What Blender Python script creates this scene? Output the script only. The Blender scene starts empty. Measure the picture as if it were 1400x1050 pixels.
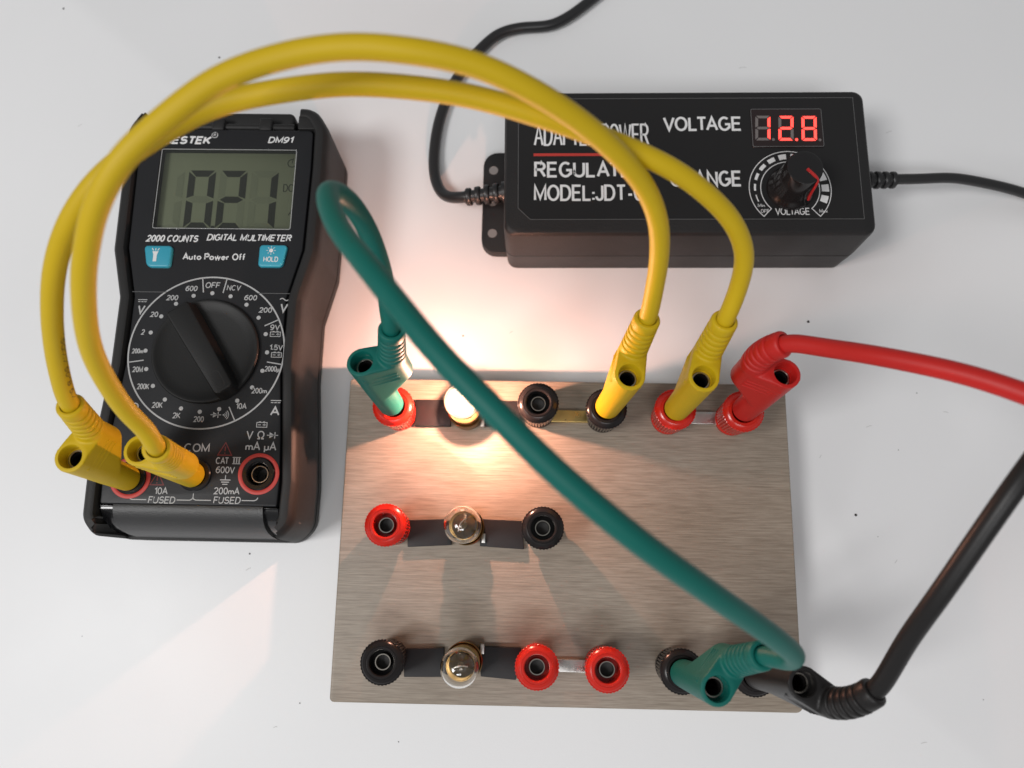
import bpy, bmesh, math, random
from mathutils import Vector, Matrix

random.seed(7)
S = 0.0012            # scene unit used below (1.2 mm) -> metres
sc = bpy.context.scene
COL = sc.collection
PI = math.pi

# ------------------------------------------------------------------ camera
cam_d = bpy.data.cameras.new('camera')
cam = bpy.data.objects.new('camera', cam_d)
COL.objects.link(cam)
cam_d.sensor_width = 36.0
cam_d.lens = 28.03
cam_d.clip_start = 0.005
cam_d.clip_end = 50
R_ = Vector((0.99965998, 0.01929248, -0.01754222))
U_ = Vector((-0.01499934, 0.97575361, 0.2183573))
D_ = Vector((-0.02132954, 0.21801993, -0.97571121))
cam.matrix_world = Matrix(((R_.x, U_.x, -D_.x, 0), (R_.y, U_.y, -D_.y, 0),
                           (R_.z, U_.z, -D_.z, 205 * S), (0, 0, 0, 1)))
cam_d.dof.use_dof = True
cam_d.dof.focus_distance = 178 * S
cam_d.dof.aperture_fstop = 13.0
sc.camera = cam

# ------------------------------------------------------------------ world, lamps, exposure
w = bpy.data.worlds.new('World')
sc.world = w
w.use_nodes = True
bg = w.node_tree.nodes['Background']
bg.inputs[0].default_value = (0.99, 0.99, 1.0, 1)
bg.inputs[1].default_value = 0.26


def area(name, loc, target, size, power, col):
    d = bpy.data.lights.new(name, 'AREA')
    d.shape = 'RECTANGLE'
    d.size, d.size_y = size
    d.energy = power
    d.color = col
    o = bpy.data.objects.new(name, d)
    COL.objects.link(o)
    o.location = loc
    o.rotation_euler = (Vector(target) - Vector(loc)).to_track_quat('-Z', 'Y').to_euler()
    return o


area('ceiling_lamp', (-0.82, -0.30, 1.25), (0.0, 0.05, 0), (0.4, 0.4), 10.6, (1.0, 0.99, 0.98))
area('ceiling_lamp', (0.0, -0.85, 1.30), (0.0, 0.0, 0), (0.65, 0.27), 6.0, (0.98, 0.985, 1.0))

sc.view_settings.view_transform = 'Standard'
sc.view_settings.look = 'None'
sc.view_settings.exposure = 0
sc.view_settings.gamma = 1
sc.view_settings.use_curve_mapping = False

# ------------------------------------------------------------------ materials


def mat(name, col, rough=0.5, metal=0.0, bump=0.0, bscale=800, var=0.0, vscale=60, spec=0.5,
        stretch=(1, 1, 1), coat=0.0, rvar=0.0):
    m = bpy.data.materials.new(name)
    m.use_nodes = True
    nt = m.node_tree
    b = nt.nodes['Principled BSDF']
    b.inputs['Base Color'].default_value = (*col, 1)
    b.inputs['Roughness'].default_value = rough
    b.inputs['Metallic'].default_value = metal
    b.inputs['Specular IOR Level'].default_value = spec
    b.inputs['Coat Weight'].default_value = coat
    tc = nt.nodes.new('ShaderNodeTexCoord')
    mp = nt.nodes.new('ShaderNodeMapping')
    mp.inputs['Scale'].default_value = stretch
    nt.links.new(tc.outputs['Object'], mp.inputs['Vector'])
    if var > 0 or rvar > 0:
        n = nt.nodes.new('ShaderNodeTexNoise')
        n.inputs['Scale'].default_value = vscale
        n.inputs['Detail'].default_value = 5
        nt.links.new(mp.outputs[0], n.inputs['Vector'])
        if var > 0:
            mx = nt.nodes.new('ShaderNodeMix')
            mx.data_type = 'RGBA'
            mx.inputs[6].default_value = (*[c * (1 - var) for c in col], 1)
            mx.inputs[7].default_value = (*[min(1, c * (1 + var)) for c in col], 1)
            nt.links.new(n.outputs['Fac'], mx.inputs[0])
            nt.links.new(mx.outputs[2], b.inputs['Base Color'])
        if rvar > 0:
            mr = nt.nodes.new('ShaderNodeMapRange')
            mr.inputs[1].default_value = 0.3
            mr.inputs[2].default_value = 0.7
            mr.inputs[3].default_value = max(0, rough - rvar)
            mr.inputs[4].default_value = min(1, rough + rvar)
            nt.links.new(n.outputs['Fac'], mr.inputs[0])
            nt.links.new(mr.outputs[0], b.inputs['Roughness'])
    if bump > 0:
        n2 = nt.nodes.new('ShaderNodeTexNoise')
        n2.inputs['Scale'].default_value = bscale
        n2.inputs['Detail'].default_value = 2
        nt.links.new(mp.outputs[0], n2.inputs['Vector'])
        bp = nt.nodes.new('ShaderNodeBump')
        bp.inputs['Strength'].default_value = bump
        bp.inputs['Distance'].default_value = 0.0002
        nt.links.new(n2.outputs['Fac'], bp.inputs['Height'])
        nt.links.new(bp.outputs[0], b.inputs['Normal'])
    return m


def emis(name, col, strength):
    m = bpy.data.materials.new(name)
    m.use_nodes = True
    nt = m.node_tree
    nt.nodes.clear()
    o = nt.nodes.new('ShaderNodeOutputMaterial')
    e = nt.nodes.new('ShaderNodeEmission')
    e.inputs[0].default_value = (*col, 1)
    e.inputs[1].default_value = strength
    nt.links.new(e.outputs[0], o.inputs[0])
    return m


def thin_glass(name, tint=(1, 1, 1), glow=None, glow_s=0, ior=1.45, rough=0.02):
    """thin pane: Fresnel mix of clear and glossy, optionally glowing"""
    m = bpy.data.materials.new(name)
    m.use_nodes = True
    nt = m.node_tree
    nt.nodes.clear()
    o = nt.nodes.new('ShaderNodeOutputMaterial')
    t = nt.nodes.new('ShaderNodeBsdfTransparent')
    t.inputs[0].default_value = (*tint, 1)
    g = nt.nodes.new('ShaderNodeBsdfGlossy')
    g.inputs['Roughness'].default_value = rough
    f = nt.nodes.new('ShaderNodeFresnel')
    f.inputs[0].default_value = ior
    mx = nt.nodes.new('ShaderNodeMixShader')
    nt.links.new(f.outputs[0], mx.inputs[0])
    nt.links.new(t.outputs[0], mx.inputs[1])
    nt.links.new(g.outputs[0], mx.inputs[2])
    last = mx
    if glow:
        e = nt.nodes.new('ShaderNodeEmission')
        e.inputs[0].default_value = (*glow, 1)
        e.inputs[1].default_value = glow_s
        a = nt.nodes.new('ShaderNodeAddShader')
        nt.links.new(mx.outputs[0], a.inputs[0])
        nt.links.new(e.outputs[0], a.inputs[1])
        last = a
    nt.links.new(last.outputs[0], o.inputs[0])
    return m


def glass(name, col=(1, 1, 1), rough=0.0):
    m = bpy.data.materials.new(name)
    m.use_nodes = True
    b = m.node_tree.nodes['Principled BSDF']
    b.inputs['Base Color'].default_value = (*col, 1)
    b.inputs['Roughness'].default_value = rough
    b.inputs['Transmission Weight'].default_value = 1
    b.inputs['IOR'].default_value = 1.47
    return m


def wood_mat():
    m = bpy.data.materials.new('grey_wood')
    m.use_nodes = True
    nt = m.node_tree
    b = nt.nodes['Principled BSDF']
    tc = nt.nodes.new('ShaderNodeTexCoord')

    def noise(scale, sx, sy, detail, rough=0.6, dist=0.0):
        mp = nt.nodes.new('ShaderNodeMapping')
        mp.inputs['Scale'].default_value = (sx, sy, 1)
        nt.links.new(tc.outputs['Object'], mp.inputs['Vector'])
        n = nt.nodes.new('ShaderNodeTexNoise')
        n.inputs['Scale'].default_value = scale
        n.inputs['Detail'].default_value = detail
        n.inputs['Roughness'].default_value = rough
        n.inputs['Distortion'].default_value = dist
        nt.links.new(mp.outputs[0], n.inputs['Vector'])
        return n
    a = noise(560, 0.13, 3.4, 4, 0.6, 0.1)      # grain
    c = noise(1500, 0.09, 1.7, 3, 0.6)           # fine pores
    e = noise(28, 0.6, 1.5, 3, 0.5)              # broad patches
    r1 = nt.nodes.new('ShaderNodeValToRGB')
    r1.color_ramp.elements[0].position = 0.28
    r1.color_ramp.elements[0].color = (0.262, 0.216, 0.168, 1)
    r1.color_ramp.elements[1].position = 0.72
    r1.color_ramp.elements[1].color = (0.348, 0.297, 0.238, 1)
    nt.links.new(a.outputs['Fac'], r1.inputs[0])
    r2 = nt.nodes.new('ShaderNodeValToRGB')
    r2.color_ramp.elements[0].position = 0.36
    r2.color_ramp.elements[0].color = (0.80, 0.78, 0.76, 1)
    r2.color_ramp.elements[1].position = 0.60
    r2.color_ramp.elements[1].color = (1.06, 1.06, 1.06, 1)
    nt.links.new(c.outputs['Fac'], r2.inputs[0])
    r3 = nt.nodes.new('ShaderNodeValToRGB')
    r3.color_ramp.elements[0].position = 0.3
    r3.color_ramp.elements[0].color = (0.90, 0.88, 0.86, 1)
    r3.color_ramp.elements[1].position = 0.7
    r3.color_ramp.elements[1].color = (1.06, 1.06, 1.08, 1)
    nt.links.new(e.outputs['Fac'], r3.inputs[0])
    m1 = nt.nodes.new('ShaderNodeMix')
    m1.data_type = 'RGBA'
    m1.blend_type = 'MULTIPLY'
    m1.inputs[0].default_value = 1
    nt.links.new(r1.outputs[0], m1.inputs[6])
    nt.links.new(r2.outputs[0], m1.inputs[7])
    m2 = nt.nodes.new('ShaderNodeMix')
    m2.data_type = 'RGBA'
    m2.blend_type = 'MULTIPLY'
    m2.inputs[0].default_value = 1
    nt.links.new(m1.outputs[2], m2.inputs[6])
    nt.links.new(r3.outputs[0], m2.inputs[7])
    nt.links.new(m2.outputs[2], b.inputs['Base Color'])
    b.inputs['Roughness'].default_value = 0.42
    b.inputs['Specular IOR Level'].default_value = 0.4
    bp = nt.nodes.new('ShaderNodeBump')
    bp.inputs['Strength'].default_value = 0.35
    bp.inputs['Distance'].default_value = 0.00015
    nt.links.new(c.outputs['Fac'], bp.inputs['Height'])
    nt.links.new(bp.outputs[0], b.inputs['Normal'])
    return m


M = {
    'table': mat('white_laminate', (0.805, 0.805, 0.81), 0.42, var=0.03, vscale=14, bump=0.10, bscale=1500, rvar=0.06, spec=0.35),
    'speck': mat('dark_dirt', (0.03, 0.028, 0.026), 0.9),
    'wood': wood_mat(),
    'yellow': mat('yellow_silicone', (0.58, 0.395, 0.005), 0.52, spec=0.34, var=0.04, vscale=120, bump=0.12, bscale=2500),
    'green': mat('green_silicone', (0.001, 0.116, 0.094), 0.52, spec=0.32, var=0.05, vscale=120, bump=0.12, bscale=2500),
    'red': mat('red_silicone', (0.50, 0.013, 0.010), 0.48, spec=0.4, var=0.05, vscale=120, bump=0.12, bscale=2500),
    'black': mat('black_silicone', (0.013, 0.012, 0.012), 0.42, spec=0.32, bump=0.12, bscale=2500),
    'cord': mat('black_pvc_cord', (0.018, 0.018, 0.019), 0.36, bump=0.06, bscale=3000),
    'red_cap': mat('red_cap_plastic', (0.56, 0.018, 0.009), 0.24, var=0.05, vscale=200, rvar=0.08),
    'black_cap': mat('black_cap_plastic', (0.016, 0.014, 0.014), 0.22, spec=0.28, rvar=0.08, var=0.1),
    'strip': mat('black_strip', (0.014, 0.0135, 0.015), 0.45, spec=0.28, bump=0.08, bscale=900, var=0.12, vscale=200),
    'steel': mat('tinned_steel', (0.62, 0.60, 0.57), 0.33, 1.0, var=0.15, vscale=300, bump=0.08, bscale=900, rvar=0.12),
    'brass': mat('dull_brass', (0.62, 0.45, 0.17), 0.36, 1.0, var=0.18, vscale=260, bump=0.06, bscale=900, rvar=0.1),
    'bulb_brass': mat('bulb_brass', (0.34, 0.215, 0.085), 0.34, 1.0, var=0.2, vscale=300),
    'nickel': mat('nickel', (0.42, 0.39, 0.35), 0.24, 1.0),
    'hole': mat('dark_bore', (0.006, 0.005, 0.005), 0.6),
    'stem': mat('stem_glass_bead', (0.105, 0.066, 0.026), 0.15, spec=0.6, var=.5, vscale=500),
    'filament': mat('tungsten', (0.75, 0.72, 0.68), 0.3, 1.0),
    'filament_hot': emis('hot_tungsten', (1.0, 0.72, 0.40), 12),
    'glass': glass('bulb_glass', (1.0, 0.985, 0.95)),
    'glass_lit': thin_glass('lit_bulb_glass', (1, 1, 1)),
    'glow': thin_glass('glare_shell', (1, 1, 1), (1.0, 0.62, 0.40), 0.75, 1.001),  # added emissive shell, imitates the overexposed glare of the lit bulb
    'glow_core': thin_glass('glare_core', (1, 1, 1), (1.0, 0.88, 0.72), 1.6, 1.001),  # added emissive ball, imitates the burnt-out white centre
    'pane': thin_glass('display_pane', (0.93, 0.95, 0.92)),
    'holster': mat('black_rubber', (0.020, 0.0195, 0.0195), 0.50, spec=0.28, bump=0.25, bscale=2600, rvar=0.05),
    'bottom_bar': mat('satin_black_plastic', (0.026, 0.026, 0.027), 0.46, spec=0.7, bump=0.5, bscale=2600),
    'gloss_black': mat('gloss_black_plastic', (0.010, 0.010, 0.011), 0.14),
    'panel': mat('black_face_panel', (0.0155, 0.016, 0.018), 0.42, spec=0.28, bump=0.10, bscale=2500, var=0.08, vscale=150),
    'knob': mat('black_dial_plastic', (0.0125, 0.0125, 0.0125), 0.48, spec=0.28, bump=0.15, bscale=2600),
    'print': mat('pale_print', (0.46, 0.46, 0.46), 0.6),
    'print_w': mat('white_print', (0.74, 0.74, 0.74), 0.6),
    'print_dim': mat('grey_print', (0.11, 0.11, 0.11), 0.6),
    'print_red': mat('red_print', (0.50, 0.04, 0.03), 0.5),
    'print_dred': mat('dark_red_print', (0.16, 0.018, 0.018), 0.5),
    'cyan': mat('cyan_rubber', (0.035, 0.33, 0.45), 0.38, bump=0.06, bscale=2500),
    'lcd': mat('lcd_grey_green', (0.176, 0.182, 0.126), 0.35, var=0.10, vscale=40),
    'lcd_on': mat('lcd_dark_segment', (0.013, 0.013, 0.010), 0.5),
    'lcd_ghost': mat('lcd_faint_segment', (0.150, 0.156, 0.108), 0.5),
    'case': mat('black_case_plastic', (0.0185, 0.018, 0.0185), 0.44, spec=0.28, bump=0.45, bscale=2300, rvar=0.06),
    'label': mat('black_label_film', (0.0165, 0.016, 0.0165), 0.40, spec=0.28, bump=0.06, bscale=2500),
    'led_win': mat('smoked_led_window', (0.020, 0.012, 0.012), 0.12),
    'led_off': mat('led_unlit_segment', (0.17, 0.15, 0.145), 0.5),
    'led_on': emis('led_lit_segment', (1.0, 0.07, 0.055), 2.6),
    'knob_gloss': mat('gloss_black_knob', (0.011, 0.0105, 0.011), 0.17, rvar=0.05),
    'knob_red': mat('red_pointer_paint', (0.42, 0.015, 0.015), 0.35),
    'dull_grey': mat('dull_grey_dimple', (0.22, 0.215, 0.21), 0.6),
    'scuff': mat('grey_scuff', (0.56, 0.555, 0.55), 0.6),
    'ink': mat('dark_ink', (0.07, 0.05, 0.01), 0.6),
}

# ------------------------------------------------------------------ object helpers
ORG = [Vector((0, 0, 0))]


def link(o, parent=None):
    COL.objects.link(o)
    if parent is not None:
        o.parent = parent
    return o


def thing(name, label, cat, loc, rotz=0.0, group=None, local=False):
    o = bpy.data.objects.new(name, None)
    o.empty_display_size = 0.01
    link(o)
    o.location = Vector(loc) * S
    o.rotation_euler = (0, 0, rotz)
    o['label'] = label
    o['category'] = cat
    if group:
        o['group'] = group
    ORG[0] = Vector((0, 0, 0)) if local else Vector(loc)
    return o


def mk_mesh(name, geo, m, sharp=35):
    v, f = geo
    me = bpy.data.meshes.new(name)
    me.from_pydata([tuple(((Vector(p) - ORG[0]) * S)) for p in v], [], f)
    bm = bmesh.new()
    bm.from_mesh(me)
    bmesh.ops.recalc_face_normals(bm, faces=bm.faces)
    bm.to_mesh(me)
    bm.free()
    me.materials.append(m)
    if sharp:
        me.shade_smooth()
        me.set_sharp_from_angle(angle=math.radians(sharp))
    me.update()
    return me


def part(name, geo, m, parent, sharp=35):
    return link(bpy.data.objects.new(name, mk_mesh(name, geo, m, sharp)), parent)


def join(*gs):
    V, F = [], []
    for v, f in gs:
        k = len(V)
        V += list(v)
        F += [tuple(i + k for i in q) for q in f]
    return V, F


def loft(loops, cap0=True, cap1=True):
    n = len(loops[0])
    V = [p for l in loops for p in l]
    F = []
    for i in range(len(loops) - 1):
        for j in range(n):
            a, b = i * n + j, i * n + (j + 1) % n
            F.append((a, b, b + n, a + n))
    if cap0:
        F.append(tuple(range(n))[::-1])
    if cap1:
        F.append(tuple((len(loops) - 1) * n + j for j in range(n)))
    return V, F


def rpoly(pts, rad, n=6):
    """rounded polygon (2D, counter-clockwise)"""
    out = []
    k = len(pts)
    for i in range(k):
        p0, p, p1 = Vector(pts[i - 1]), Vector(pts[i]), Vector(pts[(i + 1) % k])
        r = rad[i] if isinstance(rad, (list, tuple)) else rad
        a, b = (p0 - p).normalized(), (p1 - p).normalized()
        ang = a.angle(b)
        if r <= 0 or ang > 3.10:
            out.append((p.x, p.y))
            continue
        t = min(r / math.tan(ang / 2), (p0 - p).length * 0.49, (p1 - p).length * 0.49)
        r2 = t * math.tan(ang / 2)
        c = p + (a + b).normalized() * (r2 / math.sin(ang / 2))
        s, e = p + a * t - c, p + b * t - c
        a0, a1 = math.atan2(s.y, s.x), math.atan2(e.y, e.x)
        d = (a1 - a0 + PI) % (2 * PI) - PI
        for q in range(n + 1):
            th = a0 + d * q / n
            out.append((c.x + r2 * math.cos(th), c.y + r2 * math.sin(th)))
    return out


def densify(loop, step):
    out = []
    for i, p in enumerate(loop):
        q = loop[(i + 1) % len(loop)]
        L = math.dist(p, q)
        k = max(1, int(L / step))
        for t in range(k):
            out.append((p[0] + (q[0] - p[0]) * t / k, p[1] + (q[1] - p[1]) * t / k))
    return out


def inset(loop, d):
    """offset a counter-clockwise 2D loop inwards by d"""
    n = len(loop)
    out = []
    for i in range(n):
        p0, p, p1 = Vector(loop[i - 1]), Vector(loop[i]), Vector(loop[(i + 1) % n])
        a, b = (p - p0), (p1 - p)
        if a.length < 1e-6:
            a = b
        if b.length < 1e-6:
            b = a
        na = Vector((-a.y, a.x)).normalized()
        nb = Vector((-b.y, b.x)).normalized()
        m = (na + nb).normalized()
        s = d / max(0.5, m.dot(na))
        out.append((p.x + m.x * s, p.y + m.y * s))
    return out


def prism(loop, z0, z1, bt=0.0, bb=0.0, steps=3):
    """vertical prism with rounded top / bottom edge"""
    L = []

    def add(ins, z):
        L.append([(x, y, z) for x, y in (inset(loop, ins) if abs(ins) > 1e-6 else loop)])
    if bb > 0:
        for i in range(steps + 1):
            a = PI / 2 * i / steps
            add(bb * (1 - math.sin(a)), z0 + bb * (1 - math.cos(a)))
    else:
        add(0, z0)
    if bt > 0:
        for i in range(steps + 1):
            a = PI / 2 * i / steps
            add(bt * (1 - math.cos(a)), z1 - bt * (1 - math.sin(a)))
    else:
        add(0, z1)
    return loft(L)


def rect(x0, x1, y0, y1):
    return [(x0, y0), (x1, y0), (x1, y1), (x0, y1)]


def box(x0, x1, y0, y1, z0, z1, r=0.3, bt=0.2, bb=0.0, n=3):
    return prism(rpoly(rect(x0, x1, y0, y1), r, n), z0, z1, bt, bb)


def lathe(prof, n=48, c=(0, 0), mod=None, close=True, cap0=None):
    L = []
    for i, (r, z) in enumerate(prof):
        l = []
        for j in range(n):
            a = 2 * PI * j / n
            rr = r * (mod(i, j) if mod else 1)
            l.append((c[0] + rr * math.cos(a), c[1] + rr * math.sin(a), z))
        L.append(l)
    return loft(L, close if cap0 is None else cap0, close)


def orient(geo, p, d, up=Vector((0, 0, 1))):
    """take z-axis geometry and put it at p with z along d"""
    q = Vector((0, 0, 1)).rotation_difference(Vector(d).normalized())
    return [tuple(q @ Vector(v) + Vector(p)) for v in geo[0]], geo[1]


def resample(pts, step=0.8):
    P = [Vector(p) for p in pts]
    P = [P[0] * 2 - P[1]] + P + [P[-1] * 2 - P[-2]]
    out = []
    for i in range(1, len(P) - 2):
        p0, p1, p2, p3 = P[i - 1:i + 3]
        # centripetal Catmull-Rom
        t0 = 0
        t1 = t0 + max(1e-4, (p1 - p0).length) ** 0.5
        t2 = t1 + max(1e-4, (p2 - p1).length) ** 0.5
        t3 = t2 + max(1e-4, (p3 - p2).length) ** 0.5
        k = max(2, int((p2 - p1).length / step))
        for s in range(k):
            t = t1 + (t2 - t1) * s / k
            A1 = p0 * ((t1 - t) / (t1 - t0)) + p1 * ((t - t0) / (t1 - t0))
            A2 = p1 * ((t2 - t) / (t2 - t1)) + p2 * ((t - t1) / (t2 - t1))
            A3 = p2 * ((t3 - t) / (t3 - t2)) + p3 * ((t - t2) / (t3 - t2))
            B1 = A1 * ((t2 - t) / (t2 - t0)) + A2 * ((t - t0) / (t2 - t0))
            B2 = A2 * ((t3 - t) / (t3 - t1)) + A3 * ((t - t1) / (t3 - t1))
            out.append(B1 * ((t2 - t) / (t2 - t1)) + B2 * ((t - t1) / (t2 - t1)))
    out.append(P[-2])
    # light smoothing so that the wire bends evenly
    for _ in range(14):
        out = [out[0]] + [(out[i - 1] + out[i] * 2 + out[i + 1]) / 4 for i in range(1, len(out) - 1)] + [out[-1]]
    return out


def frames(C):
    T = [(C[min(i + 1, len(C) - 1)] - C[max(i - 1, 0)]).normalized() for i in range(len(C))]
    n = T[0].orthogonal().normalized()
    N = [n]
    for i in range(1, len(C)):
        q = T[i - 1].rotation_difference(T[i])
        n = q @ n
        n = (n - T[i] * n.dot(T[i])).normalized()
        N.append(n)
    return T, N


def tube(pts, r, n=20, step=0.8, raw=False):
    C = pts if raw else resample(pts, step)
    T, N = frames(C)
    L = []
    for i, c in enumerate(C):
        b = T[i].cross(N[i])
        L.append([tuple(c + (N[i] * math.cos(2 * PI * j / n) + b * math.sin(2 * PI * j / n)) * r) for j in range(n)])
    return loft(L)


def stroke(pts, wd, z, closed=False):
    """flat printed line"""
    P = [Vector(p) for p in pts]
    n = len(P)
    Lf, Rt = [], []
    for i in range(n):
        if closed:
            a, b = P[i] - P[i - 1], P[(i + 1) % n] - P[i]
        else:
            a = P[i] - P[i - 1] if i > 0 else P[1] - P[0]
            b = P[i + 1] - P[i] if i < n - 1 else a
        na = Vector((-a.y, a.x)).normalized()
        nb = Vector((-b.y, b.x)).normalized()
        m = (na + nb)
        m = m.normalized() if m.length > 1e-6 else na
        s = wd / 2 / max(0.4, m.dot(na))
        Lf.append(P[i] + m * s)
        Rt.append(P[i] - m * s)
    V = [(p.x, p.y, z) for p in Lf] + [(p.x, p.y, z) for p in Rt]
    F = []
    for i in range(n if closed else n - 1):
        j = (i + 1) % n
        F.append((i, n + i, n + j, j))
    return V, F


def poly(pts, z):
    return [(x, y, z) for x, y in pts], [tuple(range(len(pts)))]


def disc(cx, cy, r, z, n=20):
    return poly([(cx + r * math.cos(2 * PI * i / n), cy + r * math.sin(2 * PI * i / n)) for i in range(n)], z)


def arc(cx, cy, r, a0, a1, n=40):
    return [(cx + r * math.cos(math.radians(a0 + (a1 - a0) * i / n)),
             cy + r * math.sin(math.radians(a0 + (a1 - a0) * i / n))) for i in range(n + 1)]


def E(cx, cy, rx, ry, a0, a1, n=14):
    return [(cx + rx * math.cos(math.radians(a0 + (a1 - a0) * i / n)), cy + ry * math.sin(math.radians(a0 + (a1 - a0) * i / n))) for i in range(n + 1)]


# plain sans-serif letters drawn as strokes in a box of cap height 1: width, strokes
GLYPH = {
    'A': (.70, [[(0, 0), (.35, 1), (.70, 0)], [(.13, .34), (.57, .34)]]),
    'C': (.70, [E(.36, .5, .36, .5, 48, 312, 22)]),
    'D': (.64, [[(0, 0), (0, 1), (.28, 1)] + E(.28, .5, .36, .5, 85, -85) + [(.28, 0), (0, 0)]]),
    'E': (.56, [[(.56, 1), (0, 1), (0, 0), (.56, 0)], [(0, .52), (.5, .52)]]),
    'F': (.52, [[(.52, 1), (0, 1), (0, 0)], [(0, .5), (.45, .5)]]),
    'G': (.72, [E(.36, .5, .36, .5, 50, 318, 22) + [(.70, .2), (.70, .46), (.40, .46)]]),
    'H': (.62, [[(0, 0), (0, 1)], [(.62, 0), (.62, 1)], [(0, .52), (.62, .52)]]),
    'I': (.0, [[(0, 0), (0, 1)]]),
    'J': (.44, [[(.44, 1), (.44, .26)] + E(.22, .24, .22, .24, 0, -180, 10)]),
    'K': (.62, [[(0, 0), (0, 1)], [(.6, 1), (.02, .38)], [(.2, .56), (.62, 0)]]),
    'L': (.50, [[(0, 1), (0, 0), (.50, 0)]]),
    'M': (.76, [[(0, 0), (0, 1), (.38, .12), (.76, 1), (.76, 0)]]),
    'N': (.62, [[(0, 0), (0, 1), (.62, 0), (.62, 1)]]),
    'O': (.74, [E(.37, .5, .37, .5, 0, 360, 30)]),
    'P': (.58, [[(0, 0), (0, 1), (.32, 1)] + E(.32, .74, .26, .26, 90, -90, 10) + [(0, .48)]]),
    'Q': (.74, [E(.37, .5, .37, .5, 0, 360, 30), [(.45, .25), (.72, -.05)]]),
    'R': (.62, [[(0, 0), (0, 1), (.34, 1)] + E(.34, .75, .25, .25, 90, -90, 10) + [(0, .5)], [(.33, .5), (.62, 0)]]),
    'S': (.60, [E(.30, .74, .27, .26, 25, 262, 14) + E(.30, .27, .30, .27, 82, -160, 14)]),
    'T': (.60, [[(0, 1), (.60, 1)], [(.30, 1), (.30, 0)]]),
    'U': (.62, [[(0, 1), (0, .3)] + E(.31, .31, .31, .31, 180, 360, 14) + [(.62, 1)]]),
    'V': (.68, [[(0, 1), (.34, 0), (.68, 1)]]),
    'W': (.96, [[(0, 1), (.24, 0), (.48, 1), (.72, 0), (.96, 1)]]),
    '0': (.54, [E(.27, .5, .27, .5, 0, 360, 26)]),
    '1': (.26, [[(0, .76), (.12, .84), (.26, 1), (.26, 0)]]),
    '2': (.54, [E(.27, .71, .26, .29, 165, -35, 14) + [(.0, 0), (.54, 0)]]),
    '3': (.54, [E(.26, .74, .24, .26, 160, -80, 12), E(.26, .27, .28, .27, 85, -160, 12)]),
    '5': (.54, [[(.5, 1), (.1, 1), (.04, .52)] + E(.26, .32, .28, .32, 130, -155, 14)]),
    '6': (.54, [E(.27, .32, .27, .32, 0, 360, 22), E(.40, .36, .40, .64, 180, 70, 12)]),
    '8': (.54, [E(.27, .75, .23, .25, 0, 360, 20), E(.27, .26, .27, .26, 0, 360, 20)]),
    '9': (.54, [E(.27, .68, .27, .32, 0, 360, 22), E(.14, .64, .40, .64, 0, -110, 12)]),
    'a': (.48, [E(.23, .25, .23, .25, 0, 360, 18), [(.46, .52), (.46, 0)]]),
    'e': (.52, [[(.02, .28), (.5, .28)] + E(.26, .27, .25, .27, 5, 310, 18)]),
    'f': (.28, [E(.28, .84, .16, .16, 80, 180, 8) + [(.12, 0)], [(0, .54), (.28, .54)]]),
    'i': (.0, [[(0, 0), (0, .54)], [(0, .78), (0, .92)]]),
    'm': (.76, [[(0, 0), (0, .54)], E(.19, .34, .19, .20, 180, 0, 8) + [(.38, 0)], E(.57, .34, .19, .20, 180, 0, 8) + [(.76, 0)]]),
    'n': (.44, [[(0, 0), (0, .54)], E(.22, .32, .22, .22, 180, 0, 10) + [(.44, 0)]]),
    'o': (.52, [E(.26, .27, .26, .27, 0, 360, 20)]),
    'r': (.28, [[(0, 0), (0, .54)], E(.24, .30, .24, .24, 180, 80, 8)]),
    't': (.28, [[(.12, .74), (.12, .14)] + E(.24, .13, .12, .13, 180, 280, 6), [(0, .54), (.28, .54)]]),
    'u': (.44, [[(0, .54), (0, .22)] + E(.22, .22, .22, .22, 180, 360, 10), [(.44, .54), (.44, 0)]]),
    'w': (.74, [[(0, .54), (.18, 0), (.37, .54), (.56, 0), (.74, .54)]]),
    'x': (.46, [[(0, .54), (.46, 0)], [(.46, .54), (0, 0)]]),
    'µ': (.46, [[(0, .54), (0, -.28)], [(0, .22)] + E(.21, .21, .21, .21, 180, 350, 8), [(.44, .54), (.44, 0)]]),
    'Ω': (.80, [[(0, 0), (.26, 0)] + E(.40, .56, .36, .44, 248, -68, 22) + [(.54, 0), (.80, 0)]]),
    ':': (.0, [[(0, 0), (0, .14)], [(0, .42), (0, .56)]]),
    '.': (.04, [[(.02, 0), (.02, .20)]]),
    '-': (.28, [[(0, .36), (.28, .36)]]),
}


KERN = {'TA': .14, 'AT': .12, 'LT': .16, 'TE': .03, 'AG': .05, 'OL': .0, 'VO': .07, 'LA': .02, 'PO': .04, 'OW': .05, 'AV': .12, 'TR': .03, 'FU': .03,
        'CA': .04, '0V': .04, '5V': .04, '0A': .04, 'mA': .04, 'µA': .04, 'Po': .05, 'Au': .03, 'AL': .03, 'PT': .05, 'UL': 0, 'HA': .03}


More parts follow.
